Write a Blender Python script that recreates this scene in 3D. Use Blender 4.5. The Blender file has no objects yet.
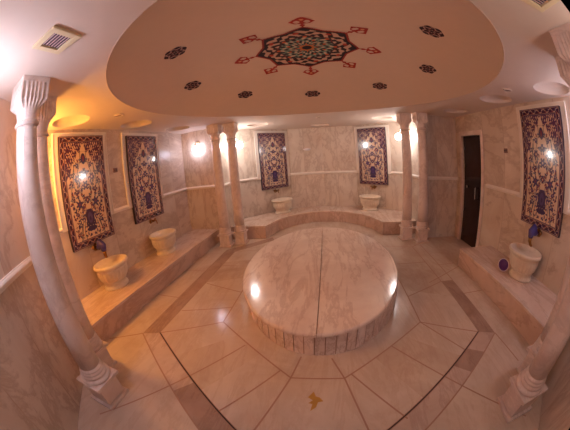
import bpy, bmesh, math, random
import numpy as np
from mathutils import Vector, Matrix
random.seed(7)
PI = math.pi
sc = bpy.context.scene
C = sc.collection

# ---------------------------------------------------------------- camera (full-frame fisheye lens)
W_PX, H_PX = 570, 430
F_PX, CX, CY = 256.92, 275.36, 221.69
YAW, PITCH, ROLL = -0.2042, -0.2352, -0.0823
cam_d = bpy.data.cameras.new('camera')
cam = bpy.data.objects.new('camera', cam_d)
C.objects.link(cam)
sc.camera = cam
cy_, sy_ = math.cos(YAW), math.sin(YAW)
cp_, sp_ = math.cos(PITCH), math.sin(PITCH)
fwd = Vector((sy_*cp_, cy_*cp_, sp_))
right = Vector((cy_, -sy_, 0))
up = right.cross(fwd)
r2 = math.cos(ROLL)*right + math.sin(ROLL)*up
u2 = -math.sin(ROLL)*right + math.cos(ROLL)*up
m = Matrix((r2, u2, -fwd)).transposed().to_4x4()
m.translation = Vector((0.0517, -2.7632, 1.6778))
cam.matrix_world = m
cam_d.type = 'PANO'
cam_d.panorama_type = 'FISHEYE_EQUISOLID'
cam_d.sensor_fit = 'HORIZONTAL'
cam_d.sensor_width = 36.0
cam_d.sensor_height = 36.0*H_PX/W_PX
cam_d.fisheye_lens = F_PX/W_PX*36.0
cam_d.fisheye_fov = math.radians(178.0)
cam_d.shift_x = (W_PX/2 - CX)/W_PX
cam_d.shift_y = (CY - H_PX/2)/W_PX
cam_d.clip_start = 0.01

# ---------------------------------------------------------------- world and exposure
world = bpy.data.worlds.new('world')
sc.world = world
world.use_nodes = True
world.node_tree.nodes['Background'].inputs[0].default_value = (0.0, 0.0, 0.0, 1)
world.node_tree.nodes['Background'].inputs[1].default_value = 0.0
sc.view_settings.view_transform = 'Standard'
sc.view_settings.look = 'None'
sc.view_settings.gamma = 1.0
sc.view_settings.use_curve_mapping = False
sc.view_settings.exposure = 0.0
sc.cycles.max_bounces = 10
sc.cycles.diffuse_bounces = 8
sc.cycles.sample_clamp_indirect = 6.0

WHITE_POWER = 104.0
WARM_POWER = 300.0
WHITE = (1.0, 0.945, 0.93)
COOL = (0.92, 0.92, 1.18)
WARM = (1.0, 0.45, 0.08)

# ---------------------------------------------------------------- materials
def s2l(c):
    return tuple(((v/255)/12.92 if v/255 <= 0.04045 else ((v/255+0.055)/1.055)**2.4) for v in c)

def new_mat(name):
    mt = bpy.data.materials.new(name); mt.use_nodes = True
    nt = mt.node_tree
    return mt, nt, nt.nodes['Principled BSDF']

def plain(name, col, rough=0.5, metal=0.0, noise=0.06):
    mt, nt, b = new_mat(name)
    c = s2l(col)
    tc = nt.nodes.new('ShaderNodeTexCoord')
    n = nt.nodes.new('ShaderNodeTexNoise'); n.inputs['Scale'].default_value = 9
    nt.links.new(tc.outputs['Object'], n.inputs['Vector'])
    r = nt.nodes.new('ShaderNodeMix'); r.data_type = 'RGBA'
    r.inputs[6].default_value = (*[v*(1-noise) for v in c], 1)
    r.inputs[7].default_value = (*[min(1, v*(1+noise)) for v in c], 1)
    nt.links.new(n.outputs['Fac'], r.inputs[0])
    nt.links.new(r.outputs[2], b.inputs['Base Color'])
    b.inputs['Roughness'].default_value = rough
    b.inputs['Metallic'].default_value = metal
    return mt

def marble(name, light, dark, vein, rough=0.28, scale=1.0, vein_amt=0.55, joints=None, spec=0.5):
    """polished marble: cloudy ground, thin diagonal veins; joints=(width, height) lays slab joints along the UVs"""
    mt, nt, b = new_mat(name)
    N = nt.nodes.new; L = nt.links.new
    geo = N('ShaderNodeNewGeometry')
    pos = geo.outputs['Position']
    if joints:
        uv = N('ShaderNodeUVMap')
        br = N('ShaderNodeTexBrick')
        br.offset = 0.0; br.squash = 1.0
        br.inputs['Color1'].default_value = (0, 0, 0, 1); br.inputs['Color2'].default_value = (1, 1, 1, 1)
        br.inputs['Mortar'].default_value = (0.5, 0.5, 0.5, 1)
        br.inputs['Scale'].default_value = 1.0
        br.inputs['Mortar Size'].default_value = 0.006
        br.inputs['Mortar Smooth'].default_value = 0.3
        br.inputs['Bias'].default_value = 0.0
        br.inputs['Brick Width'].default_value = joints[0]
        br.inputs['Row Height'].default_value = joints[1]
        L(uv.outputs[0], br.inputs['Vector'])
        sh = N('ShaderNodeVectorMath'); sh.operation = 'SCALE'; sh.inputs['Scale'].default_value = 7.0
        L(br.outputs['Color'], sh.inputs[0])
        ad = N('ShaderNodeVectorMath'); ad.operation = 'ADD'
        L(pos, ad.inputs[0]); L(sh.outputs[0], ad.inputs[1])
        pos = ad.outputs[0]
    n1 = N('ShaderNodeTexNoise'); n1.inputs['Scale'].default_value = 1.3*scale; n1.inputs['Detail'].default_value = 8; n1.inputs['Roughness'].default_value = 0.62
    n1.inputs['Distortion'].default_value = 0.8
    L(pos, n1.inputs['Vector'])
    cr = N('ShaderNodeValToRGB')
    cr.color_ramp.elements[0].position = 0.32; cr.color_ramp.elements[0].color = (*s2l(dark), 1)
    cr.color_ramp.elements[1].position = 0.66; cr.color_ramp.elements[1].color = (*s2l(light), 1)
    L(n1.outputs['Fac'], cr.inputs['Fac'])
    mp = N('ShaderNodeMapping'); mp.inputs['Rotation'].default_value = (0.7, 0.5, 0.6)
    mp.inputs['Scale'].default_value = (1.5, 0.3, 0.7)
    L(pos, mp.inputs['Vector'])
    n2 = N('ShaderNodeTexNoise'); n2.inputs['Scale'].default_value = 2.0*scale; n2.inputs['Detail'].default_value = 9; n2.inputs['Roughness'].default_value = 0.68
    n2.inputs['Distortion'].default_value = 0.5
    L(mp.outputs[0], n2.inputs['Vector'])
    vr = N('ShaderNodeValToRGB')
    e = vr.color_ramp.elements
    e[0].position = 0.44; e[0].color = (0, 0, 0, 1)
    e[1].position = 0.535; e[1].color = (0, 0, 0, 1)
    k = e.new(0.5); k.color = (1, 1, 1, 1)
    L(n2.outputs['Fac'], vr.inputs['Fac'])
    ml = N('ShaderNodeMath'); ml.operation = 'MULTIPLY'; ml.inputs[1].default_value = vein_amt
    L(vr.outputs['Color'], ml.inputs[0])
    mx = N('ShaderNodeMix'); mx.data_type = 'RGBA'
    L(ml.outputs[0], mx.inputs[0]); L(cr.outputs['Color'], mx.inputs[6]); mx.inputs[7].default_value = (*s2l(vein), 1)
    out = mx.outputs[2]
    if joints:
        bw = N('ShaderNodeRGBToBW'); L(br.outputs['Color'], bw.inputs[0])
        mr = N('ShaderNodeMapRange'); mr.inputs['To Min'].default_value = 0.90; mr.inputs['To Max'].default_value = 1.06
        L(bw.outputs[0], mr.inputs['Value'])
        sm = N('ShaderNodeVectorMath'); sm.operation = 'SCALE'
        L(out, sm.inputs[0]); L(mr.outputs[0], sm.inputs['Scale'])
        mj = N('ShaderNodeMix'); mj.data_type = 'RGBA'
        jm = N('ShaderNodeMath'); jm.operation = 'MULTIPLY'; jm.inputs[1].default_value = 0.55
        L(br.outputs['Fac'], jm.inputs[0]); L(jm.outputs[0], mj.inputs[0])
        L(sm.outputs[0], mj.inputs[6]); mj.inputs[7].default_value = (*s2l(vein), 1)
        out = mj.outputs[2]
    L(out, b.inputs['Base Color'])
    b.inputs['Roughness'].default_value = rough
    b.inputs['Specular IOR Level'].default_value = spec
    return mt

def emission(name, col, power):
    mt, nt, b = new_mat(name)
    b.inputs['Base Color'].default_value = (0.9, 0.9, 0.9, 1)
    b.inputs['Emission Color'].default_value = (*col, 1)
    b.inputs['Emission Strength'].default_value = power
    return mt

def painted(name, rough, spec=0.5, coat=0.0):
    mt, nt, b = new_mat(name)
    a = nt.nodes.new('ShaderNodeAttribute'); a.attribute_name = 'glaze'
    nt.links.new(a.outputs['Color'], b.inputs['Base Color'])
    b.inputs['Roughness'].default_value = rough
    b.inputs['Specular IOR Level'].default_value = spec
    b.inputs['Coat Weight'].default_value = coat
    b.inputs['Coat Roughness'].default_value = 0.06
    return mt

M = {}
M['wall'] = marble('wall_marble', (224, 208, 192), (206, 184, 166), (168, 136, 116), 0.30, 1.0, 0.48, joints=(0.62, 1.265), spec=0.35)
M['floor'] = marble('floor_marble', (212, 193, 175), (194, 171, 152), (178, 148, 128), 0.16, 1.1, 0.28)
M['floor_b'] = marble('floor_marble_warm', (206, 185, 165), (188, 162, 142), (174, 142, 122), 0.16, 1.3, 0.3)
M['band'] = marble('band_marble', (180, 152, 136), (160, 130, 114), (136, 106, 92), 0.18, 1.6, 0.35)
M['band_b'] = marble('band_marble_pale', (206, 182, 166), (188, 162, 146), (160, 130, 114), 0.18, 1.6, 0.35)
M['bench'] = marble('bench_marble', (230, 214, 196), (212, 190, 170), (184, 154, 132), 0.26, 1.1, 0.28)
M['riser'] = marble('riser_marble', (214, 190, 168), (196, 168, 146), (168, 136, 114), 0.3, 1.2, 0.3)
M['column'] = marble('column_marble', (232, 218, 206), (216, 196, 182), (188, 164, 150), 0.28, 1.8, 0.28)
M['basin'] = marble('basin_marble', (226, 208, 180), (212, 190, 160), (198, 174, 150), 0.3, 3.0, 0.2)
M['slab'] = marble('slab_marble', (240, 228, 210), (228, 211, 191), (192, 160, 138), 0.15, 1.3, 0.26)
M['slab_side'] = marble('slab_side_marble', (226, 208, 190), (204, 182, 162), (178, 150, 130), 0.25, 2.0, 0.3)
M['grout'] = plain('grout', (164, 126, 106), 0.7)
M['slot'] = plain('slot_black', (52, 30, 26), 0.5)
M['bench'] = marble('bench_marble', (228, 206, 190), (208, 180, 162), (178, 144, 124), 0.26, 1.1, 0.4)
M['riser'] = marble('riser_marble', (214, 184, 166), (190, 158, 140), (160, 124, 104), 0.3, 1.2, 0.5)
M['column'] = marble('column_marble', (232, 214, 204), (214, 190, 178), (180, 152, 140), 0.28, 1.8, 0.35)
M['basin'] = marble('basin_marble', (234, 220, 200), (220, 200, 178), (190, 164, 142), 0.3, 3.0, 0.25)
M['slab'] = marble('slab_marble', (236, 218, 202), (218, 194, 178), (184, 148, 130), 0.13, 1.3, 0.45)
M['slab_side'] = marble('slab_side_marble', (226, 204, 190), (202, 174, 158), (168, 134, 118), 0.25, 3.0, 0.5)
M['trim'] = plain('white_marble_trim', (236, 224, 212), 0.35)
M['ceiling'] = plain('plaster', (220, 202, 188), 0.85, 0, 0.03)
M['dome'] = plain('dome_plaster', (212, 188, 168), 0.85, 0, 0.03)
M['cream'] = plain('cream_paint', (226, 208, 170), 0.5)
M['dark'] = plain('dark_slot', (44, 24, 38), 0.6)
M['slat'] = plain('vent_slat', (206, 176, 176), 0.5)
M['door'] = plain('door_glass', (34, 14, 14), 0.12)
M['chrome'] = plain('chrome', (210, 205, 200), 0.18, 1.0)
M['brass'] = plain('brass', (150, 104, 62), 0.28, 1.0)
M['blue'] = plain('blue_enamel', (72, 60, 128), 0.22)
M['purple'] = plain('purple_plastic', (104, 52, 130), 0.3)
M['white'] = plain('white_glaze', (230, 222, 226), 0.3)
M['plaque'] = plain('plaque_brown', (130, 88, 74), 0.45)
M['stain'] = plain('rust_stain', (186, 138, 62), 0.5, 0, 0.25)
M['red'] = plain('red_paint', (150, 50, 40), 0.8, 0, 0.2)
M['lamp_white'] = emission('lamp_white', WHITE, WHITE_POWER)
M['lamp_dim'] = emission('lamp_dim', COOL, WHITE_POWER*.26)
M['lamp_cool'] = emission('lamp_cool', COOL, WHITE_POWER*.68)
M['lamp_bay'] = emission('lamp_bay', COOL, WHITE_POWER*.55)
M['lamp_soft'] = emission('lamp_soft', WHITE, WHITE_POWER*.38)
M['lamp_warm'] = emission('lamp_warm', WARM, WARM_POWER)
M['tile'] = painted('glazed_tile', 0.12, 0.5, 0.6)
M['mural'] = painted('dome_paint', 0.8, 0.3)

# ---------------------------------------------------------------- mesh helpers
def link(name, me, mats, parent=None, loc=None, rotz=0.0):
    o = bpy.data.objects.new(name, me); C.objects.link(o)
    for mt in (mats if isinstance(mats, (list, tuple)) else [mats]):
        me.materials.append(mt)
    if parent is not None: o.parent = parent
    if loc is not None: o.location = loc
    o.rotation_euler[2] = rotz
    return o

def obj(name, bm, mats, parent=None, loc=None, rotz=0.0, smooth=False, bevel=0.0):
    bmesh.ops.recalc_face_normals(bm, faces=bm.faces)
    me = bpy.data.meshes.new(name); bm.to_mesh(me); bm.free()
    if smooth:
        for p in me.polygons: p.use_smooth = True
    o = link(name, me, mats, parent, loc, rotz)
    if bevel:
        bv = o.modifiers.new('bevel', 'BEVEL'); bv.width = bevel; bv.segments = 2; bv.limit_method = 'ANGLE'
    return o

def thing(name, label, cat, loc=(0, 0, 0), rotz=0.0, group=None):
    o = bpy.data.objects.new(name, None); C.objects.link(o)
    o.location = loc; o.rotation_euler[2] = rotz
    return tag(o, label, cat, group)

def tag(o, label, cat, group=None):
    o['label'] = label; o['category'] = cat; o['kind'] = 'thing'
    if group: o['group'] = group
    return o

def struct(o):
    o['kind'] = 'structure'; return o

def dup(root, loc, rotz, label, group=None):
    r = root.copy(); C.objects.link(r); r.location = loc; r.rotation_euler[2] = rotz
    r['label'] = label
    if group: r['group'] = group
    for ch in list(root.children):
        c = ch.copy(); C.objects.link(c); c.parent = r
        for g in ch.children:
            d = g.copy(); C.objects.link(d); d.parent = c
    return r

def box(bm, x0, x1, y0, y1, z0, z1, mi=0):
    v = [bm.verts.new(p) for p in ((x0,y0,z0),(x1,y0,z0),(x1,y1,z0),(x0,y1,z0),(x0,y0,z1),(x1,y0,z1),(x1,y1,z1),(x0,y1,z1))]
    for f in ((0,1,2,3),(4,5,6,7),(0,1,5,4),(1,2,6,5),(2,3,7,6),(3,0,4,7)):
        fc = bm.faces.new([v[i] for i in f]); fc.material_index = mi

def prism(bm, pts, z0, z1, mi=0):
    lo = [bm.verts.new((x, y, z0)) for x, y in pts]; hi = [bm.verts.new((x, y, z1)) for x, y in pts]
    n = len(pts)
    bm.faces.new(lo).material_index = mi; bm.faces.new(hi).material_index = mi
    for i in range(n):
        bm.faces.new((lo[i], lo[(i+1)%n], hi[(i+1)%n], hi[i])).material_index = mi

def lathe(bm, prof, seg=40, flute=None, cx=0, cy=0, close=True):
    """prof: list of (r, z); flute(r, z, theta) -> r"""
    rings = []
    for r, z in prof:
        ring = []
        for k in range(seg):
            t = 2*PI*k/seg
            rr = flute(r, z, t) if flute else r
            ring.append(bm.verts.new((cx+rr*math.cos(t), cy+rr*math.sin(t), z)))
        rings.append(ring)
    for a, b in zip(rings, rings[1:]):
        for k in range(seg):
            bm.faces.new((a[k], a[(k+1)%seg], b[(k+1)%seg], b[k]))
    if close:
        bm.faces.new(rings[0]); bm.faces.new(rings[-1])

def tube(bm, pts, rad, seg=12):
    pts = [Vector(p) for p in pts]
    rads = rad if isinstance(rad, (list, tuple)) else [rad]*len(pts)
    rings = []; prev = None
    for i, p in enumerate(pts):
        d = (pts[min(i+1, len(pts)-1)]-pts[max(i-1, 0)]).normalized()
        if prev is None:
            a = d.orthogonal().normalized()
        else:
            a = (prev - d*prev.dot(d)).normalized()
        prev = a; b = d.cross(a)
        rings.append([bm.verts.new(p + rads[i]*(math.cos(2*PI*k/seg)*a+math.sin(2*PI*k/seg)*b)) for k in range(seg)])
    for x, y in zip(rings, rings[1:]):
        for k in range(seg): bm.faces.new((x[k], x[(k+1)%seg], y[(k+1)%seg], y[k]))
    bm.faces.new(rings[0]); bm.faces.new(rings[-1])

def sphere(bm, c, r, seg=32, rings=20, sz=1.0):
    prof = [(max(1e-4, r*math.sin(PI*i/rings)), c[2]-r*sz*math.cos(PI*i/rings)) for i in range(rings+1)]
    lathe(bm, prof, seg, cx=c[0], cy=c[1])

# ---------------------------------------------------------------- room shell
H = 2.5
XL, XR = -2.98, 2.93
YL, YR = 2.28, 2.10            # far end walls of the left and right side bays
YN = -1.95                     # near end walls of both side bays
ZT = 1.235                     # dado trim height
T = 0.12
FL, FR = (-2.05, 3.10), (2.05, 3.38)
BL, BM_, BR = (-0.885, 4.295), (0.05, 4.40), (0.955, 4.248)
NLa, NLb = (-2.16, YN), (-1.20, -3.283)
NRa, NRb = (2.12, YN), (1.20, -3.283)

def wall(name, a, b, z0=0.0, z1=H, holes=None):
    """wall from a to b in plan with its room side on the left of a->b; holes=(s0, s1, ztop) leaves a doorway"""
    a, b = Vector(a), Vector(b); d = (b-a); Lh = d.length; d.normalize(); n = Vector((d.y, -d.x))   # outward
    bm = bmesh.new(); uvl = bm.loops.layers.uv.new('UVMap')
    def seg(s0, s1, q0, q1):
        p = [a+d*s0, a+d*s1, a+d*s1+n*T, a+d*s0+n*T]
        v = [bm.verts.new((q.x, q.y, z)) for z in (q0, q1) for q in p]
        ss = [s0, s1, s1, s0]
        for f in ((0,1,2,3),(4,5,6,7),(0,1,5,4),(1,2,6,5),(2,3,7,6),(3,0,4,7)):
            fc = bm.faces.new([v[i] for i in f])
            for lp, i in zip(fc.loops, f):
                lp[uvl].uv = (ss[i%4]+0.1, (q0 if i < 4 else q1)+0.0)
    if holes:
        s0, s1, zt = holes
        seg(0, s0, z0, z1); seg(s1, Lh, z0, z1); seg(s0, s1, zt, z1)
    else:
        seg(0, Lh, z0, z1)
    return struct(obj(name, bm, M['wall']))

# counter-clockwise seen from above: room side lies on the left
def trim(idx, a, b, s0=0.0, s1=None, depth=0.03):
    a, b = Vector(a), Vector(b); d = b-a; Lh = d.length; d.normalize(); n = Vector((-d.y, d.x))   # into the room
    if s1 is None: s1 = Lh
    prof = [(0, -0.034), (0.012, -0.034), (0.016, -0.022), (depth*0.85, -0.014), (depth, 0.004), (depth*0.8, 0.018), (0.018, 0.024), (0.014, 0.034), (0, 0.034)]
    bm = bmesh.new()
    A = [bm.verts.new((*(a+d*s0+n*(p+0.0004)), ZT+q)) for p, q in prof]
    B = [bm.verts.new((*(a+d*s1+n*(p+0.0004)), ZT+q)) for p, q in prof]
    bm.faces.new(A); bm.faces.new(B)
    for i in range(len(prof)):
        j = (i+1) % len(prof); bm.faces.new((A[i], A[j], B[j], B[i]))
    return struct(obj('trim_%d' % idx, bm, M['trim']))

DY0, DY1, DZ = 1.13, 1.85, 2.10
wall('wall_right', (XR, YN), (XR, YR), holes=(DY0-YN, DY1-YN, DZ))
wall('wall_right_bay_far', (XR, YR), (FR[0], YR))
wall('wall_apse_right_side', (FR[0], YR+T), FR)
wall('wall_apse_right', FR, BR)
wall('wall_apse_back_right', BR, BM_)
wall('wall_apse_back_left', BM_, BL)
wall('wall_apse_left', BL, FL)
wall('wall_apse_left_side', FL, (FL[0], YL+T))
wall('wall_left_bay_far', (FL[0], YL), (XL, YL))
wall('wall_left', (XL, YL), (XL, YN))
wall('wall_left_bay_near', (XL, YN), NLa)
wall('wall_near_left', NLa, NLb)
wall('wall_near', NLb, NRb)
wall('wall_near_right', NRb, NRa)
wall('wall_right_bay_near', NRa, (XR, YN))

# floor: one marble plane with inlaid darker band and fine joints
def poly(bm, pts, z, mi):
    bm.faces.new([bm.verts.new((x, y, z)) for x, y in pts]).material_index = mi
def strip(bm, a, b, w, z, mi):
    a, b = Vector(a), Vector(b); d = (b-a).normalized(); n = Vector((-d.y, d.x))*w/2
    poly(bm, [a-n, b-n, b+n, a+n], z, mi)
bm = bmesh.new()
box(bm, -3.15, 3.1, -3.45, 4.55, -0.12, 0.0, 0)
IN = [(-.22, -1.352), (.22, -1.352), (1.08, -.65), (1.08, 1.75), (.30, 2.45), (-.30, 2.45), (-1.08, 1.75), (-1.08, -.62)]
OUT = [(-.42, -2.03), (.42, -2.0), (1.70, -1.0), (1.70, 1.62), (1.05, 2.30), (-1.05, 2.30), (-1.70, 1.62), (-1.725, -1.0)]
BND = [(-.50, -2.25), (.50, -2.22), (1.90, -1.09), (1.90, 1.71), (1.13, 2.50), (-1.13, 2.50), (-1.92, 1.71), (-1.93, -1.085)]
lerp = lambda a, b, t: (a[0]+(b[0]-a[0])*t, a[1]+(b[1]-a[1])*t)
# tile tints: slots 1 warm, 2 dark band, 3 pale band
def ring_piece(i, t0, t1, mi, A=OUT, B=BND, z=0.0006):
    j = (i+1) % 8
    poly(bm, [lerp(A[i], A[j], t0), lerp(A[i], A[j], t1), lerp(B[i], B[j], t1), lerp(B[i], B[j], t0)], z, mi)
ring_piece(0, 0, 1, 3)
ring_piece(1, 0, .30, 3); ring_piece(1, .30, .62, 3); ring_piece(1, .62, .80, 2, z=0.0007); ring_piece(1, .62, 1, 3)
ring_piece(2, 0, .46, 2); 
ring_piece(4, 0, 1, 3)
ring_piece(5, 0, 1, 2); ring_piece(6, 0, 1, 2)
ring_piece(7, 0, .28, 3); ring_piece(7, .28, .55, 3); ring_piece(7, .55, 1, 2)
for i, t0, t1 in ((1, .33, .72), (7, .28, .62), (2, .3, .6), (6, .2, .5), (4, 0, 1)):
    ring_piece(i, t0, t1, 1, IN, OUT, 0.0004)
J = []   # joints
for i in range(8):
    j = (i+1) % 8
    J.append((IN[i], IN[j])); J.append((IN[i], OUT[i]))
J += [((-.72, -.97), (-1.62, -2.30)), ((-.32, -1.27), (-.72, -1.85)), ((.68, -.978), (1.70, -2.24)), ((.278, -1.306), (.68, -1.84)), ((1.08, -.655), (1.416, -1.21)),
      ((-.164, -1.08), (-.22, -1.352)), ((.11, -1.10), (.22, -1.352)), ((1.08, -.1), (1.70, .2)), ((-1.08, .08), (-1.70, .28)), ((-1.08, -.3), (-1.70, -.5)),
      ((1.90, .75), (2.22, .75)), ((1.90, -1.09), (1.95, -1.6)), ((-1.93, -1.085), (-2.29, -1.35)), ((-1.92, -.2), (-2.29, -.2)), ((-1.92, .7), (-2.29, .7)), ((1.90, -.2), (2.22, -.2)),
      ((1.70, .9), (1.08, .9)), ((-1.08, .95), (-1.70, .95)), ((1.70, 1.62), (2.3, 2.1)), ((1.5, .2), (2.9, 1.0)), ((1.90, .2), (1.90, 1.7)), ((1.70, .2), (1.70, 1.62)),
      ((-.50, -2.25), (-.70, -2.9)), ((.50, -2.22), (.72, -2.9)), ((0, -1.352), (0, -1.36))]
for i in (7, 1): J.append((lerp(BND[i], OUT[i], 0.0), lerp(BND[(i+1)%8], OUT[(i+1)%8], 0.0)))
for a, b in J[:-1] if False else J:
    if (Vector(a)-Vector(b)).length > 0.02: strip(bm, a, b, 0.014, 0.0012, 4)
floor = struct(obj('floor', bm, [M['floor'], M['floor_b'], M['band'], M['band_b'], M['grout']]))
bm = bmesh.new()
poly(bm, [(-.06, -1.56), (-.02, -1.50), (.00, -1.55), (.03, -1.56), (.06, -1.60), (.02, -1.61), (.01, -1.66), (-.03, -1.70), (-.02, -1.63), (-.05, -1.62), (-.02, -1.59)], 0.0016, 0)
obj('rust_stain', bm, M['stain'], floor)

def drain(a, b, label):
    a, b = Vector(a), Vector(b); L_ = (b-a).length; ang = math.atan2((b-a).y, (b-a).x)
    t = thing('drain_channel', label, 'floor drain', (a.x, a.y, 0.0014), ang, 'slot drains in the floor')
    bm = bmesh.new(); box(bm, 0, L_, -.006, .006, 0, .002); obj('channel', bm, M['slot'], t)
    bm = bmesh.new(); box(bm, 0, L_, -.011, -.006, 0, .003); box(bm, 0, L_, .006, .011, 0, .003); obj('edging', bm, M['grout'], t)
drain(OUT[7], lerp(OUT[7], OUT[0], 1.0), 'thin dark slot drain crossing the floor towards the left pair of near columns')
drain(OUT[2], lerp(OUT[2], OUT[1], 1.0), 'thin dark slot drain crossing the floor towards the right pair of near columns')

# ceiling with round saucer recesses and the shallow dome
RISE = 0.45
RS = (4.0+RISE*RISE)/(2*RISE)
ZD0 = 2.5+RISE-RS
dome_z = lambda r: ZD0 + math.sqrt(RS*RS - r*r)
saucers = [(-2.62, -1.0, .26), (-2.60, .28, .26), (-2.60, 1.52, .24), (2.58, -1.08, .26), (2.50, .02, .26), (2.50, 1.30, .24), (-1.32, 2.80, .24), (1.42, 2.78, .24), (.03, 3.80, .24)]
bm = bmesh.new()
edges = []
def loop(pts, z=H):
    vs = [bm.verts.new((x, y, z)) for x, y in pts]
    es = [bm.edges.new((vs[i], vs[(i+1) % len(vs)])) for i in range(len(vs))]
    edges.extend(es); return vs
loop([(-3.12, -3.42), (3.07, -3.42), (3.07, 4.5), (-3.12, 4.5)])
circ = lambda cx, cy, r, n: [(cx+r*math.cos(2*PI*k/n), cy+r*math.sin(2*PI*k/n)) for k in range(n)]
loop(circ(0, -.05, 2.0, 96))
rims = [loop(circ(x, y, r, 40)) for x, y, r in saucers]
bmesh.ops.triangle_fill(bm, edges=edges, use_beauty=True, normal=(0, 0, -1))
for vs, (x, y, r) in zip(rims, saucers):
    prev = vs
    for k in range(1, 7):
        q = k/6*PI/2
        rr = r*math.cos(q) if k < 6 else 0.01
        ring = [bm.verts.new((x+rr*math.cos(2*PI*i/40), y+rr*math.sin(2*PI*i/40), H+.15*math.sin(q))) for i in range(40)]
        for i in range(40): bm.faces.new((prev[i], prev[(i+1)%40], ring[(i+1)%40], ring[i]))
        prev = ring
    bm.faces.new(prev)
struct(obj('ceiling', bm, M['ceiling']))
bm = bmesh.new()
prof = [(2.0, 2.501)]
for k in range(1, 25):
    r = 2.0*(1-k/25); prof.append((r, dome_z(r)))
prof.append((0.005, dome_z(0)))
lathe(bm, prof, 96, cx=0, cy=-.05, close=False)
struct(obj('ceiling_dome', bm, M['dome'], smooth=True))
bm = bmesh.new()
lathe(bm, [(1.994, 2.504), (1.996, 2.4975), (2.000, 2.496), (2.004, 2.4975), (2.007, 2.4995)], 96, cx=0, cy=-.05, close=False)
struct(obj('trim_90', bm, M['dome'], smooth=True))

# ---------------------------------------------------------------- trims (broken where the tile panels hang)
PW = 0.42      # half width of a tile panel
FW = 0.52      # half width of its white surround
P1, P2, P5 = -0.592, 0.807, -0.524
def along(a, b, cuts, start):
    Lh = (Vector(b)-Vector(a)).length; s = 0.0; k = start
    for c in sorted(cuts):
        if c-FW > s+.02: trim(k, a, b, s, c-FW-.001); k += 1
        s = c+FW+.001
    if Lh > s+.02: trim(k, a, b, s, Lh)
    return k+1
k = along((XL, YL), (XL, YN), [YL-P1, YL-P2], 1)
k = along((XR, YN), (XR, 0.965), [P5-YN], k)
k = along((XR, YR), (FR[0], YR), [], k)
k = along((FR[0], YR), FR, [], k)
pR = (Vector((1.375, 3.915))-Vector(FR)).length
pL = (Vector((-1.265, 3.905))-Vector(BL)).length
k = along(FR, BR, [pR], k)
k = along(BR, BM_, [], k); k = along(BM_, BL, [], k)
k = along(BL, FL, [pL], k)
k = along(FL, (FL[0], YL), [], k); k = along((FL[0], YL), (XL, YL), [], k)
k = along(NLa, NLb, [], k); k = along(NRb, NRa, [], k)
k = along((XL, YN), NLa, [], k); k = along(NRa, (XR, YN), [], k)

# ---------------------------------------------------------------- raised round slab in the middle
t = thing('heated_marble_slab', 'large low oval slab of polished marble in the middle of the floor', 'bathing platform', (0, .552, 0))
RX, RY, HS = 1.027, 1.637, .285
bm = bmesh.new()
n = 66
for k_ in range(n):
    t0, t1 = 2*PI*(k_+.045)/n, 2*PI*(k_+.955)/n
    po = [((RX-.022)*math.cos(q), (RY-.022)*math.sin(q)) for q in (t0, t1)]
    pi_ = [((RX-.06)*math.cos(q), (RY-.06)*math.sin(q)) for q in (t1, t0)]
    prism(bm, po+pi_, 0.002, HS-.045, 0)
lathe_pts = [((RX-.03)*math.cos(2*PI*q/96), (RY-.03)*math.sin(2*PI*q/96)) for q in range(96)]
prism(bm, lathe_pts, 0.0015, HS-.047, 1)
obj('side_cladding', bm, [M['slab_side'], M['grout']], t)
for sgn in (-1, 1):
    bm = bmesh.new()
    a0 = -PI/2 if sgn > 0 else PI/2
    arc = [a0+PI*q/64 for q in range(65)]
    levels = [(-.012, HS-.045), (0, HS-.040), (.002, HS-.022), (-.002, HS-.008), (-.014, HS)]
    rings = []
    for d_, z in levels:
        ring = []
        for q in arc:
            x = (RX+d_)*math.cos(q); y = (RY+d_)*math.sin(q)
            x = max(x, .004) if sgn > 0 else min(x, -.004)
            ring.append(bm.verts.new((x-.03, y, z)))
        rings.append(ring)
    for a, b in zip(rings, rings[1:]):
        for q in range(len(arc)):
            w = (q+1) % len(arc)
            bm.faces.new((a[q], a[w], b[w], b[q]))
    bm.faces.new(rings[0]); bm.faces.new(rings[-1])
    o = obj('slab_half', bm, M['slab'], t)

# ---------------------------------------------------------------- benches
def bench(label, pts_front, pts_back, z=.287):
    """pts_front: outline of the free edge; pts_back: the edge along the wall, in continuing order"""
    t = thing('marble_bench', label, 'bench', (0, 0, 0), 0, 'marble benches along the walls')
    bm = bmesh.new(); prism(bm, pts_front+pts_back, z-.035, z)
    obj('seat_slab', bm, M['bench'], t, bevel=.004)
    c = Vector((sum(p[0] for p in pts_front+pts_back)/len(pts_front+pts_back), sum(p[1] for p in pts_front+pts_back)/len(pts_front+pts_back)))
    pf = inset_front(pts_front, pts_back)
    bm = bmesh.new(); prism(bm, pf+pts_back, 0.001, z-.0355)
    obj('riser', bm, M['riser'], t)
    return t
def inset_front(f, b):
    allp = f+b; n = len(allp); area = sum(allp[i][0]*allp[(i+1)%n][1]-allp[(i+1)%n][0]*allp[i][1] for i in range(n))
    s = 1 if area > 0 else -1; out = []
    for i in range(len(f)):
        p = Vector(f[i])
        d = Vector(allp[(i+1)%n])-Vector(allp[i-1]); d.normalize(); nn = Vector((-d.y, d.x))*s
        if i in (0, len(f)-1):
            nb = Vector(b[-1] if i == 0 else b[0])
            q = Vector(f[1] if i == 0 else f[-2]); e = (q-p).normalized(); nn = Vector((-e.y, e.x))*(s if i == 0 else -s)
        out.append(tuple(p+nn*.012))
    return out
G_ = .001
bench('long straight marble bench with two basins, along the left wall', [(-2.29, YN+G_), (-2.29, YL-G_)], [(XL+G_, YL-G_), (XL+G_, YN+G_)])
bench('straight marble bench with one basin, ending beside the dark door', [(2.22, .66), (2.22, YN+G_)], [(XR-G_, YN+G_), (XR-G_, .66)])
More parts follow.
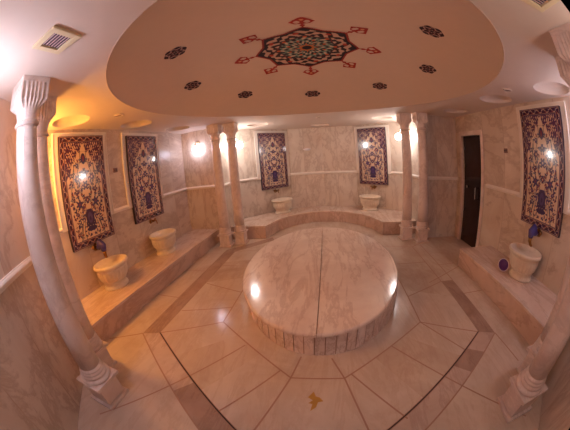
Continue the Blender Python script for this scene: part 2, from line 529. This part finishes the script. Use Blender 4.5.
arc = []
for q in range(0, 13):
    u = -0.86 + 1.72*q/12
    arc.append((u, 3.72-.42*(abs(u)/.86)**2.2))
front = [(-2.05+G_, 2.42), (-1.25, 2.42), (-1.07, 3.0)] + arc + [(1.09, 3.0), (1.27, 2.42), (2.05-G_, 2.42)]
bench('curved marble bench with two basins, wrapping the apse at the far end', front, [(FR[0]-G_, FR[1]-G_), (BR[0]-G_, BR[1]-2*G_), (BM_[0], BM_[1]-2*G_), (BL[0]+G_, BL[1]-2*G_), (FL[0]+G_, FL[1]-G_)])

# ---------------------------------------------------------------- columns
def make_column(label, loc, pw=1.0):
    t = thing('marble_column', label, 'column', loc, 0, 'marble columns standing in pairs')
    bm = bmesh.new()
    box(bm, -.130*pw, .130*pw, -.130*pw, .130*pw, 0.0015, .030)
    box(bm, -.106*pw, .106*pw, -.106*pw, .106*pw, .030, .235)
    box(bm, -.1355*pw, .1355*pw, -.1355*pw, .1355*pw, .235, .265)
    obj('plinth', bm, M['column'], t, bevel=.005)
    bm = bmesh.new()
    prof = [(.126, .265), (.133, .276), (.133, .290), (.124, .302), (.116, .305), (.114, .311), (.122, .318), (.123, .330), (.114, .338), (.112, .343), (.118, .350), (.118, .360), (.110, .366), (.109, .370), (.114, .376), (.113, .386), (.106, .392), (.104, .40)]
    prof = [(r*(1+(pw-1)*min(1, max(0, (.39-z)/.1))), z) for r, z in prof]
    lathe(bm, prof, 40); obj('base_ring', bm, M['column'], t, smooth=True)
    bm = bmesh.new()
    lathe(bm, [(.1035, .40), (.102, .7), (.098, 1.2), (.092, 1.8), (.086, 2.14), (.086, 2.17)], 40); obj('shaft', bm, M['column'], t, smooth=True)
    bm = bmesh.new()
    sq = lambda th: 1/max(abs(math.cos(th)), abs(math.sin(th)))
    def fl(r, z, th):
        if z < 2.28: return r
        k_ = min(1, (z-2.28)/.06)
        base = r*((1-k_)+k_*min(sq(th), 1.385))
        fz = 0 if z > 2.462 else min(1, (z-2.28)/.04)*(1 if z < 2.44 else .6)
        return base*(1+.045*fz*math.cos(24*th)*(1 if (z < 2.40) else .7))
    prof = [(.085, 2.17), (.098, 2.178), (.103, 2.19), (.098, 2.203), (.088, 2.21), (.088, 2.235), (.095, 2.26), (.100, 2.28), (.104, 2.30), (.112, 2.32), (.117, 2.34), (.118, 2.345), (.119, 2.38), (.120, 2.42), (.121, 2.455), (.124, 2.463), (.125, 2.4985)]
    lathe(bm, prof, 160, fl); obj('capital', bm, M['column'], t)
    return t
col0 = make_column('marble column at the far end of the left bench, left one of its pair', (-2.01, 1.985, 0))
for loc, lb in (((-1.735, 2.155), 'marble column beside the left end of the apse bench, right one of its pair'),
                ((1.725, 2.14), 'marble column beside the right end of the apse bench, left one of its pair'),
                ((2.01, 1.955), 'marble column next to the bare wall left of the dark door')):
    dup(col0, (loc[0], loc[1], 0), 0, lb)
col1 = make_column('pale marble column in front of its partner, left edge of the room near the camera', (-1.68, -2.05, 0), 1.14)
for loc, lb in (((-2.03, -1.768), 'pale marble column half hidden behind the nearest left column'),
                ((1.63, -2.065), 'marble column at the right edge of the room nearest the camera'),
                ((1.985, -1.815), 'marble column mostly hidden behind the nearest right column')):
    dup(col1 if abs(loc[0]) < 1.8 else col0, (loc[0], loc[1], 0), 0, lb)

# ---------------------------------------------------------------- tile panels (pattern drawn into a colour layer of the glaze)
def make_tile_art(W, Hh, nx, ny):
    xs = np.linspace(-W/2, W/2, nx); ys = np.linspace(0, Hh, ny)
    X, Y = np.meshgrid(xs, ys)
    cream = np.array((214, 182, 156.)); navy = np.array((56, 34, 82.)); purple = np.array((78, 36, 72.)); blue = np.array((80, 58, 112.)); teal = np.array((118, 116, 136.)); red = np.array((118, 44, 60.)); tan = np.array((192, 152, 134.))
    img = np.empty((ny, nx, 3)); img[:] = cream
    def paint(mask, c): img[mask] = c
    ax = np.abs(X)
    bw = .094
    # spandrels above a cusped arch
    arch = Hh-bw-.04-.50*np.clip((ax-.02)/(W/2-bw), 0, 1)**1.1 + .022*np.cos(ax*60)
    sp = (Y > arch)
    paint(sp, purple)
    rr = np.sin(ax*88+2.2*np.sin(Y*41))*np.sin(Y*83+2.0*np.sin(ax*57))+.5*np.sin(ax*151-Y*67)
    paint(sp & (rr > .30), tan); paint(sp & (rr > .75), cream*.95); paint(sp & (rr < -.8), navy)
    # stems
    for amp, ph, k_ in ((.10, 0, 9.0), (.17, 1.2, 7.5), (.23, 2.2, 8.5)):
        xc = amp+.045*np.sin(Y*k_+ph)
        paint((np.abs(ax-xc) < .006) & (Y < arch-.02), teal*.7)
    def flower(cx, cy, r, n, c1, c2, c3, rot=0):
        dx, dy = ax-cx, Y-cy
        R = np.hypot(dx, dy); th = np.arctan2(dy, dx)+rot
        edge = r*(.78+.25*np.cos(n*th))
        paint(R < edge, c1); paint(R < edge*.55, c2); paint(R < r*.2, c3)
    def leaf(cx, cy, a, b, ang, c):
        dx, dy = ax-cx, Y-cy
        u = dx*math.cos(ang)+dy*math.sin(ang); v = -dx*math.sin(ang)+dy*math.cos(ang)
        paint((u/a)**2+(v/b)**2 < 1, c)
    rnd = random.Random(3)
    for _ in range(170):
        cx = rnd.uniform(.02, .30); cy = rnd.uniform(.12, Hh-.30); a = rnd.uniform(.014, .026)
        if cy+.06 > Hh-bw-.04-.50*(cx/(W/2-bw))**1.1: continue
        leaf(cx, cy, a, a*.5, rnd.uniform(0, PI), (navy, blue, teal, red, navy)[rnd.randrange(5)])
    # vase medallion and flowers up the middle
    leaf(0, .36, .078, .115, 0, navy); leaf(0, .36, .045, .075, 0, blue); leaf(0, .35, .018, .03, 0, navy)
    leaf(0, .21, .10, .035, 0, navy); leaf(.06, .26, .05, .016, .8, navy)
    flower(0, .60, .05, 5, navy, red, cream); flower(0, .80, .068, 6, navy, blue, cream); flower(0, .985, .05, 5, navy, purple, cream)
    leaf(0, 1.16, .045, .075, 0, navy); leaf(0, 1.16, .02, .04, 0, red)
    flower(.155, .56, .066, 6, navy, blue, red, .3); flower(.135, .90, .06, 6, navy, red, cream); flower(.175, .73, .045, 5, purple, navy, cream)
    flower(.25, .66, .034, 5, navy, blue, cream); flower(.25, .95, .04, 5, navy, teal, cream); flower(.20, .30, .045, 6, navy, teal, cream); flower(.22, .44, .036, 5, purple, blue, cream)
    flower(.13, 1.08, .04, 5, navy, blue, cream); flower(.26, .18, .036, 6, navy, red, cream); flower(.10, .48, .028, 5, red, navy, cream); flower(.07, 1.27, .028, 5, navy, red, cream)
    # border
    d = np.minimum(np.minimum(W/2-ax, Y), Hh-Y)
    b = d < bw
    s_ = np.where((W/2-ax) < np.minimum(Y, Hh-Y), Y, X)
    paint(b, purple*.78)
    wv = np.sin(s_*2*PI/.14); off = (d-bw*.5)
    paint(b & (np.abs(off-.02*wv) < .006), tan)
    paint(b & (np.hypot((np.mod(s_, .14)-.07), off+.012) < .017), blue*.85)
    paint(b & (np.hypot((np.mod(s_+.07, .14)-.07), off-.012) < .013), red)
    paint(b & (np.hypot((np.mod(s_, .14)-.07), off+.012) < .007), cream)
    paint((d < .010), navy); paint((d > .010) & (d < .015), tan)
    paint((d > bw-.010) & (d < bw), navy); paint((d > bw-.016) & (d < bw-.010), tan)
    # joints between the single square tiles
    tl = .14
    gx = np.abs(np.mod(X+tl/2, tl)-tl/2); gy = np.abs(np.mod(Y, tl)); gy = np.minimum(gy, tl-gy)
    g = (gx < .0016) | (gy < .0016)
    img[g] = img[g]*.85
    return X, Y, np.clip(img/255, 0, 1)

def lin(a): return np.where(a <= .04045, a/12.92, ((a+.055)/1.055)**2.4)

def grid_mesh(name, verts, quads, cols):
    me = bpy.data.meshes.new(name)
    me.from_pydata(verts.tolist(), [], quads.tolist())
    at = me.color_attributes.new('glaze', 'FLOAT_COLOR', 'POINT')
    at.data.foreach_set('color', np.concatenate([lin(cols), np.ones((len(cols), 1))], 1).astype(np.float32).ravel())
    me.update()
    return me

PH = 1.48
nx, ny = 150, 264
X, Y, IM = make_tile_art(2*PW, PH, nx, ny)
V = np.stack([X.ravel(), np.full(X.size, -.0505), Y.ravel()], 1)
ii, jj = np.meshgrid(np.arange(nx-1), np.arange(ny-1)); q0 = (jj*nx+ii).ravel()
Q = np.stack([q0, q0+1, q0+nx+1, q0+nx], 1)
face_me = grid_mesh('tile_face', V, Q, IM.reshape(-1, 3))

def make_panel(label, loc, rotz):
    """local frame: wall plane y=0, room towards -y"""
    t = thing('floral_tile_panel', label, 'tile panel', loc, rotz, 'floral tile panels on the walls')
    bm = bmesh.new(); box(bm, -PW, PW, -.050, -.001, 0, PH); obj('backing_board', bm, M['dark'], t)
    o = link('tile_face', face_me, M['tile'], t)
    z1 = PH+.056; z0 = ZT-.034-.914
    bm = bmesh.new()
    for a, b in ((-FW, -PW-.0005), (PW+.0005, FW)): box(bm, a, b, -.018, -.001, z0, z1)
    for a, b in ((-FW, -FW+.02), (FW-.02, FW)): box(bm, a, b, -.030, -.018, z0, z1)
    box(bm, -PW-.0005, PW+.0005, -.018, -.001, PH+.0005, z1)
    box(bm, -FW+.02, FW-.02, -.030, -.018, z1-.018, z1)
    obj('white_surround', bm, M['trim'], t, bevel=.002)
    return t
aR = math.atan2(BR[1]-FR[1], BR[0]-FR[0])-PI     # panel x axis runs to the viewer's right
aL = math.atan2(FL[1]-BL[1], FL[0]-BL[0])+PI
dR = (Vector(BR)-Vector(FR)).normalized(); dL = (Vector(FL)-Vector(BL)).normalized()
pan = make_panel('blue floral tile panel lit orange, first on the left wall next to the near columns', (XL, P1, .914), PI/2)
cR = Vector(FR)+dR*pR; cL = Vector(BL)+dL*pL
panels = [((XL, P2, .914), PI/2, 'blue floral tile panel on the left wall beside the wall with the globe lamp'),
          ((cL.x, cL.y, .914), aL, 'blue floral tile panel left of the bare middle of the apse'),
          ((cR.x, cR.y, .914), aR, 'blue floral tile panel right of the bare middle of the apse'),
          ((XR, P5, .914), -PI/2, 'blue floral tile panel on the right wall near the dark door')]
for loc, rz, lb in panels: dup(pan, loc, rz, lb)

# ---------------------------------------------------------------- basins
def make_basin(label, loc, rotz):
    """oval basin, long axis along local x"""
    t = thing('marble_basin', label, 'basin', loc, rotz, 'fluted marble basins on the benches')
    def oval(bm):
        for v in bm.verts: v.co.x *= 1.04; v.co.y *= .80
    bm = bmesh.new()
    lathe(bm, [(.200, .0005), (.208, .012), (.204, .032), (.188, .042), (.180, .060), (.182, .080), (.196, .096), (.196, .108)], 48); oval(bm); obj('foot', bm, M['basin'], t, smooth=True)
    bm = bmesh.new()
    fl = lambda r, z, th: r*(1+.045*abs(math.cos(13*th))*max(0, min(1, (z-.115)/.03))*max(0, min(1, (.272-z)/.02)))
    lathe(bm, [(.186, .1085), (.204, .12), (.220, .145), (.234, .18), (.244, .22), (.250, .262), (.252, .285)], 156, fl); oval(bm); obj('fluted_bowl', bm, M['basin'], t, smooth=True)
    bm = bmesh.new()
    lathe(bm, [(.250, .2855), (.256, .290), (.260, .296), (.255, .302), (.260, .308), (.280, .316), (.288, .328), (.288, .346), (.280, .357), (.268, .361), (.254, .359), (.242, .350), (.225, .325), (.17, .298), (.06, .288), (.005, .2872)], 64)
    oval(bm); obj('rim', bm, M['basin'], t, smooth=True)
    return t
ZB = .287
bas = make_basin('pale fluted marble basin lit orange, nearest one on the left bench', (-2.725, P1+.02, ZB), PI/2)
bL = cL+Vector((dL.y, -dL.x))*-.27; bR = cR+Vector((dR.y, -dR.x))*-.27
for (x, y), rz, lb in (((-2.725, .80), PI/2, 'pale fluted marble basin further along the left bench below the second panel'),
                   ((bL.x, bL.y), aL, 'pale fluted marble basin on the left arm of the apse bench'),
                   ((bR.x, bR.y), aR, 'pale fluted marble basin on the right arm of the apse bench'),
                   ((2.668, P5+.01), PI/2, 'fluted marble basin on the right bench with a purple bowl leaning on it')):
    dup(bas, (x, y, ZB), rz, lb)

# ---------------------------------------------------------------- taps: wall plate, curved spout, two valve handles
def make_tap(label, loc, rotz, blue, big):
    """local frame: wall plane y=0, room towards -y"""
    t = thing('bath_tap', label, 'tap', loc, rotz, 'taps under the tile panels')
    s = 1.25 if big else 1.0
    bm = bmesh.new()
    bmesh.ops.create_cone(bm, cap_ends=True, segments=24, radius1=.036*s, radius2=.030*s, depth=.016, matrix=Matrix.Translation((0, -.0095, 0)) @ Matrix.Rotation(PI/2, 4, 'X'))
    obj('wall_plate', bm, M['brass'], t, smooth=False)
    bm = bmesh.new()
    if blue:
        tube(bm, [(0, -.016, -.01), (0, -.07, .0), (0, -.112, .05), (0, -.150, .02), (0, -.155, -.04)], [.02, .034, .048, .044, .03], 16)
        obj('body', bm, M['blue'], t, smooth=True)
        bm = bmesh.new()
        tube(bm, [(0, -.155, -.042), (0, -.156, -.075), (.012, -.145, -.11), (.035, -.14, -.12)], [.025, .022, .017, .012], 14)
        obj('spout', bm, M['brass'], t, smooth=True)
    else:
        tube(bm, [(0, -.017, 0), (0, -.06, .008), (0, -.085, .0)], [.018, .022, .018], 16)
        obj('body', bm, M['brass'], t, smooth=True)
        bm = bmesh.new()
        tube(bm, [(0, -.086, 0), (0, -.115, .02), (0, -.14, .012), (0, -.15, -.02), (0, -.15, -.045)], [.014, .013, .012, .012, .013], 14)
        obj('spout', bm, M['brass'], t, smooth=True)
    for sx in (-1, 1):
        bm = bmesh.new()
        tube(bm, [(sx*.015*s, -.045, -.005), (sx*.045*s, -.05, .0), (sx*.060*s, -.055, .01)], [.009, .010, .011], 12)
        sphere(bm, (sx*.060*s, -.055, .02), .017*s, 16, 10)
        obj('handle', bm, M['brass'], t, smooth=True)
    return t
make_tap('blue and brass tap hanging below the orange-lit first panel', (XL+.0, P1+.01, .845), PI/2, True, True).scale = (1.25, 1.25, 1.25)
make_tap('blue and brass tap below the panel on the right wall', (XR, P5+.02, .845), -PI/2, True, True).scale = (1.25, 1.25, 1.25)
tp = make_tap('small brass tap below the second panel on the left wall', (XL, P2+.02, .855), PI/2, False, True)
dup(tp, (cL.x, cL.y, .84), aL, 'small brass tap over the left basin of the apse bench')
dup(tp, (cR.x, cR.y, .84), aR, 'small brass tap over the right basin of the apse bench')

# ---------------------------------------------------------------- globe wall lamps
def make_lamp(label, loc, rotz, mat, arm=.10):
    """local frame: wall plane y=0, room towards -y; origin at globe height on the wall"""
    t = thing('globe_wall_lamp', label, 'wall lamp', loc, rotz, 'round wall lamps')
    bm = bmesh.new(); bmesh.ops.create_cone(bm, cap_ends=True, segments=24, radius1=.045, radius2=.038, depth=.02, matrix=Matrix.Translation((0, -.0115, .13)) @ Matrix.Rotation(PI/2, 4, 'X'))
    tube(bm, [(0, -.02, .13), (0, -arm*.75, .14), (0, -arm, .125), (0, -arm, .10)], .010, 10)
    obj('wall_bracket', bm, M['cream'], t)
    bm = bmesh.new(); lathe(bm, [(.034, .072), (.034, .098), (.02, .104)], 20, cx=0, cy=-arm); obj('fitter', bm, M['cream'], t)
    bm = bmesh.new(); sphere(bm, (0, -arm, 0), .075, 32, 20); obj('globe', bm, mat, t, smooth=True)
    return t
make_lamp('glowing white globe lamp on the end wall beyond the left bench', (-2.56, YL, 2.08), 0, M['lamp_dim'], arm=.13)
make_lamp('glowing globe lamp peeping out right of the far left pair of columns', (-2.05, 2.74, 2.08), PI/2, M['lamp_white'], arm=.29)
make_lamp('glowing globe lamp peeping out left of the far right pair of columns', (2.05, 2.74, 2.08), -PI/2, M['lamp_white'], arm=.29)
dn = (Vector(NLb)-Vector(NLa)).normalized(); pn = Vector(NLa)+dn*.93
aN = math.atan2(dn.y, dn.x)
make_lamp('glowing globe lamp on the near left wall beside the nearest column', (pn.x, pn.y, 2.13), aN+PI, M['lamp_cool'], arm=.20)
dn2 = (Vector(NRa)-Vector(NRb)).normalized(); pn2 = Vector(NRa)-dn2*1.0
aN2 = math.atan2(dn2.y, dn2.x)
make_lamp('glowing globe lamp on the near right wall beside the nearest column', (pn2.x, pn2.y, 2.05), aN2+PI, M['lamp_soft'])
make_lamp('cool white globe lamp in the near end of the right bay, behind the columns', (2.75, YN, 2.12), PI, M['lamp_bay'], arm=.22)
make_lamp('warm orange globe lamp in the near end of the left bay, behind the columns', (-2.72, YN, 2.12), PI, M['lamp_warm'], arm=.26)

# ---------------------------------------------------------------- door on the right wall
d = struct(thing('door_1', 'dark glass door', 'door', (XR, (DY0+DY1)/2, 0)))
for key in ('label', 'category'): del d[key]
hw = (DY1-DY0)/2
bm = bmesh.new(); box(bm, .03, .055, -hw+.004, hw-.004, .012, DZ-.004); obj('door_leaf', bm, M['door'], d)
bm = bmesh.new()
box(bm, -.028, -.001, -hw-.075, -hw, .0015, DZ+.085); box(bm, -.028, -.001, hw, hw+.075, .0015, DZ+.085); box(bm, -.028, -.001, -hw, hw, DZ, DZ+.085)
obj('door_casing', bm, M['column'], d, bevel=.004)
bm = bmesh.new(); tube(bm, [(.029, -.15, .93), (-.015, -.15, .93), (-.022, -.15, .94), (-.022, -.15, 1.13), (-.015, -.15, 1.14), (.029, -.15, 1.14)], .008, 10)
obj('handle', bm, M['chrome'], d, smooth=True)
for z in (1.86, 1.52, .66, .22):
    bm = bmesh.new(); box(bm, .012, .0295, hw-.05, hw-.006, z-.03, z+.03); obj('hinge', bm, M['chrome'], d)
bm = bmesh.new(); bmesh.ops.create_cone(bm, cap_ends=True, segments=20, radius1=.028, radius2=.024, depth=.02, matrix=Matrix.Translation((.0195, .22, 1.12)) @ Matrix.Rotation(PI/2, 4, 'Y')); obj('lock', bm, M['chrome'], d)

# ---------------------------------------------------------------- ceiling vents
def make_vent(label, loc, rotz):
    t = thing('ceiling_vent', label, 'vent', loc, rotz, 'square ceiling vents')
    bm = bmesh.new()
    a, b = .110, .068
    for x0, x1, y0, y1 in ((-a, a, -a, -b), (-a, a, b, a), (-a, -b, -b, b), (b, a, -b, b)): box(bm, x0, x1, y0, y1, -.018, -.001)
    obj('frame', bm, M['cream'], t, bevel=.004)
    bm = bmesh.new(); box(bm, -b, b, -b, b, -.004, -.001); obj('backing', bm, M['dark'], t)
    for k_ in range(6):
        bm = bmesh.new(); x = -b+.014+k_*.0216; box(bm, -b, b, x-.0036, x+.0036, -.0085, -.0045); obj('slat', bm, M['slat'], t)
    return t
v0 = make_vent('square cream ceiling vent above the near left column', (-1.11, -2.17, H), .08)
dup(v0, (1.17, -2.18, H), -.08, 'square cream ceiling vent at the top right edge, above the near right column')
def make_spot(label, loc):
    t = thing('round_ceiling_speaker', label, 'ceiling fitting', loc, 0, 'small round ceiling fittings')
    bm = bmesh.new(); lathe(bm, [(.062, -.001), (.066, -.012), (.052, -.018), (.046, -.010), (.044, -.001)], 28, close=False); obj('rim', bm, M['ceiling'], t, smooth=True)
    bm = bmesh.new(); lathe(bm, [(.044, -.001), (.044, -.008), (.02, -.011)], 24); obj('grille', bm, M['plaque'], t)
    return t
s0 = make_spot('small round ceiling fitting over the left bench', (-2.26, -.46, H))
dup(s0, (2.28, -.50, H), 0, 'small round ceiling fitting over the right bench near the panel')
dup(s0, (.03, 2.46, H), 0, 'small round ceiling fitting between the dome and the middle of the apse')

# ---------------------------------------------------------------- wall plaques, soap dish, bowl
def make_plaque(label, loc, rotz):
    t = thing('wall_plaque', label, 'wall plaque', loc, rotz, 'small square wall plaques')
    bm = bmesh.new(); box(bm, -.045, .045, -.014, -.001, -.035, .035); obj('plate', bm, M['plaque'], t, bevel=.003)
    for sx in (-1, 1):
        bm = bmesh.new(); box(bm, sx*.02-.008, sx*.02+.008, -.022, -.0145, -.012, .012); obj('button', bm, M['dark'], t)
    return t
pq = make_plaque('small brown square plaque on the left wall between the two panels', (XL, .097, 1.85), PI/2)
dup(pq, (XR, .385, 1.835), -PI/2, 'small brown square plaque on the right wall between door and panel')
dB = (Vector(BL)-Vector(BM_)); aB = math.atan2(dB.y, dB.x)+PI
pb = Vector(BM_)+dB*.46
t = thing('wall_soap_dish', 'small white oval dish on the bare apse wall right of the left panel', 'soap dish', (pb.x, pb.y, 1.905), aB)
bm = bmesh.new(); lathe(bm, [(.03, -.025), (.06, -.018), (.075, 0), (.078, .008), (.068, .006), (.05, -.008), (.01, -.012)], 32)
for v in bm.verts: v.co.x *= 1.35; v.co.z *= 1.6; v.co.y = v.co.y*.8-.066
obj('dish', bm, M['white'], t, smooth=True)
bm = bmesh.new(); box(bm, -.05, .05, -.006, -.001, -.02, .03); obj('wall_plate', bm, M['white'], t)

t = thing('bathing_bowl', 'small purple and white bowl tilted against the basin on the right bench', 'bowl', (2.485, -.268, ZB+.075), 0)
t.rotation_euler = (math.radians(50), math.radians(-12), -0.35)
bm = bmesh.new(); lathe(bm, [(.03, -.035), (.055, -.028), (.075, -.008), (.086, .02), (.082, .02), (.07, -.004), (.05, -.022), (.01, -.028)], 32); obj('bowl_shell', bm, M['purple'], t, smooth=True)
bm = bmesh.new(); lathe(bm, [(.086, .0205), (.091, .024), (.089, .030), (.082, .029), (.080, .0205)], 32, close=False); obj('rim', bm, M['white'], t, smooth=True)

# ---------------------------------------------------------------- paintings on the dome
DCX, DCY = 0.0, -0.05
def dome_patch(name, cx, cy, half, n, inside, colour, parent=None):
    xs = np.linspace(-half, half, n); Xp, Yp = np.meshgrid(xs, xs)
    GX, GY = Xp+cx, Yp+cy
    ZZ = ZD0+np.sqrt(RS*RS-(GX-DCX)**2-(GY-DCY)**2)-.004
    ok = inside(Xp, Yp)
    cols = colour(Xp, Yp).reshape(-1, 3)/255
    ii, jj = np.meshgrid(np.arange(n-1), np.arange(n-1)); q0 = (jj*n+ii).ravel()
    Q = np.stack([q0, q0+n, q0+n+1, q0+1], 1)
    keep = ok.ravel()[Q].sum(1) >= 3
    Q = Q[keep]; used = np.unique(Q); remap = -np.ones(n*n, int); remap[used] = np.arange(len(used))
    V = np.stack([GX.ravel(), GY.ravel(), ZZ.ravel()], 1)[used]
    me = grid_mesh(name, V, remap[Q], np.clip(cols[used], 0, 1))
    return link(name, me, M['mural'], parent)
def star_edge(th, ro, ri, n=8):
    a = 2*PI/n; f = np.abs(np.mod(th+a/2, a)-a/2)
    # straight edge from (ro at f=0) to (ri at f=a/2)
    x1, y1 = ro, 0.0; x2, y2 = ri*math.cos(a/2), ri*math.sin(a/2)
    nxx, nyy = (y2-y1), -(x2-x1); c = nxx*x1+nyy*y1
    return c/(nxx*np.cos(f)+nyy*np.sin(f))
cB = np.array
def med_col(Xp, Yp):
    r = np.hypot(Xp, Yp); th = np.arctan2(Yp, Xp); e = star_edge(th, .59, .50); q = r/e
    f8 = np.cos(8*th)
    img = np.empty(Xp.shape+(3,)); img[:] = (196, 160, 138)
    p = np.sin(62*r+2.4*f8)+.8*np.sin(24*th+26*r)*(r > .1)
    img[(p > .0)] = (38, 26, 34)
    inner = q < .60
    p2 = np.sin(70*r-2.0*f8)+.8*np.cos(24*th-30*r)
    img[inner] = (112, 138, 122)
    img[inner & (p2 > .35)] = (42, 34, 46)
    img[inner & (p2 < -.85)] = (208, 176, 150)
    acc = np.cos(8*th+PI)*np.cos(30*r)
    img[inner & (acc > .82)] = (196, 92, 52)
    ringr = np.abs(q-.60) < .025
    img[ringr] = (66, 44, 50)
    img[(q > .60) & (np.sin(8*th*1.0)*np.sin(26*r) > .82)] = (170, 60, 48)
    img[r < .085] = (190, 110, 60); img[r < .055] = (26, 20, 30)
    img[(q > .90)] = (36, 24, 30); img[(q > .95)] = (150, 48, 40)
    return img
t = thing('ceiling_medallion', 'large red, black and green star painted in the middle of the dome', 'ceiling painting', (0, 0, 0))
dome_patch('star', DCX, DCY, .66, 190, lambda a, b: np.hypot(a, b) < star_edge(np.arctan2(b, a), .59, .50), med_col, t)
def finial(k):
    ang = k*PI/4
    ca, sa = math.cos(ang), math.sin(ang)
    def uv(a, b): return a*ca+b*sa, -a*sa+b*ca          # u outward, v across; origin at patch centre r=.74
    def inside(a, b):
        u, v = uv(a*.84, b*.84); av = np.abs(v)
        stem = (av < .010) & (u > -.14) & (u < -.03)
        heart = (u > -.045) & (u < .105) & (av < .115*np.clip((.105-u)/.12, 0, 1)**.85) & (av < .05+.9*(u+.045))
        hole1 = ((u-.0)/.030)**2+((av-.038)/.020)**2 < 1
        knob = np.hypot(u+.075, av-.0) < .022
        return (stem | heart | knob) & ~hole1
    def col(a, b):
        u, v = uv(a*.84, b*.84); img = np.empty(a.shape+(3,)); img[:] = (164, 52, 42)
        img[np.hypot(u-.045, v) < .016] = (214, 150, 110)
        return img
    dome_patch('finial', DCX+.715*ca, DCY+.715*sa, .19, 60, inside, col, t)
for k_ in range(8): finial(k_)
def ros_in(ang):
    def f(a, b):
        u = a*math.cos(ang)+b*math.sin(ang); v = -a*math.sin(ang)+b*math.cos(ang)
        th = np.arctan2(v*1.25, u); return np.hypot(u, v*1.25) < .128*(.94+.06*np.cos(6*th))
    return f
def ros_col(ang):
    def f(a, b):
        u = a*math.cos(ang)+b*math.sin(ang); v = (-a*math.sin(ang)+b*math.cos(ang))*1.25
        r = np.hypot(u, v); th = np.arctan2(v, u)
        img = np.empty(a.shape+(3,)); img[:] = (52, 28, 40)
        p = np.sin(95*r+1.5*np.cos(6*th))
        img[(p > .72) & (r < .108)] = (186, 150, 140)
        img[(np.cos(6*th) > .6) & (r > .035) & (r < .06)] = (120, 52, 52)
        img[r < .02] = (40, 24, 40)
        return img
    return f
where = {0: 'beside the dome rim towards the dark door', 1: 'on the dome towards the far right pair of columns', 2: 'on the dome in line with the middle of the apse', 3: 'on the dome towards the far left pair of columns',
         4: 'on the dome towards the second panel of the left wall', 5: 'on the dome towards the near left vent', 7: 'on the dome towards the near right vent'}
for k_, txt in where.items():
    ang = math.radians({0: 2, 1: 45, 2: 91, 3: 136, 4: 178, 5: 221, 7: -41}[k_])
    o = dome_patch('painted_rosette', DCX+1.41*math.cos(ang), DCY+1.41*math.sin(ang), .15, 44, ros_in(ang+PI/2), ros_col(ang+PI/2))
    tag(o, 'small dark painted rosette '+txt, 'ceiling painting', 'painted rosettes around the dome')
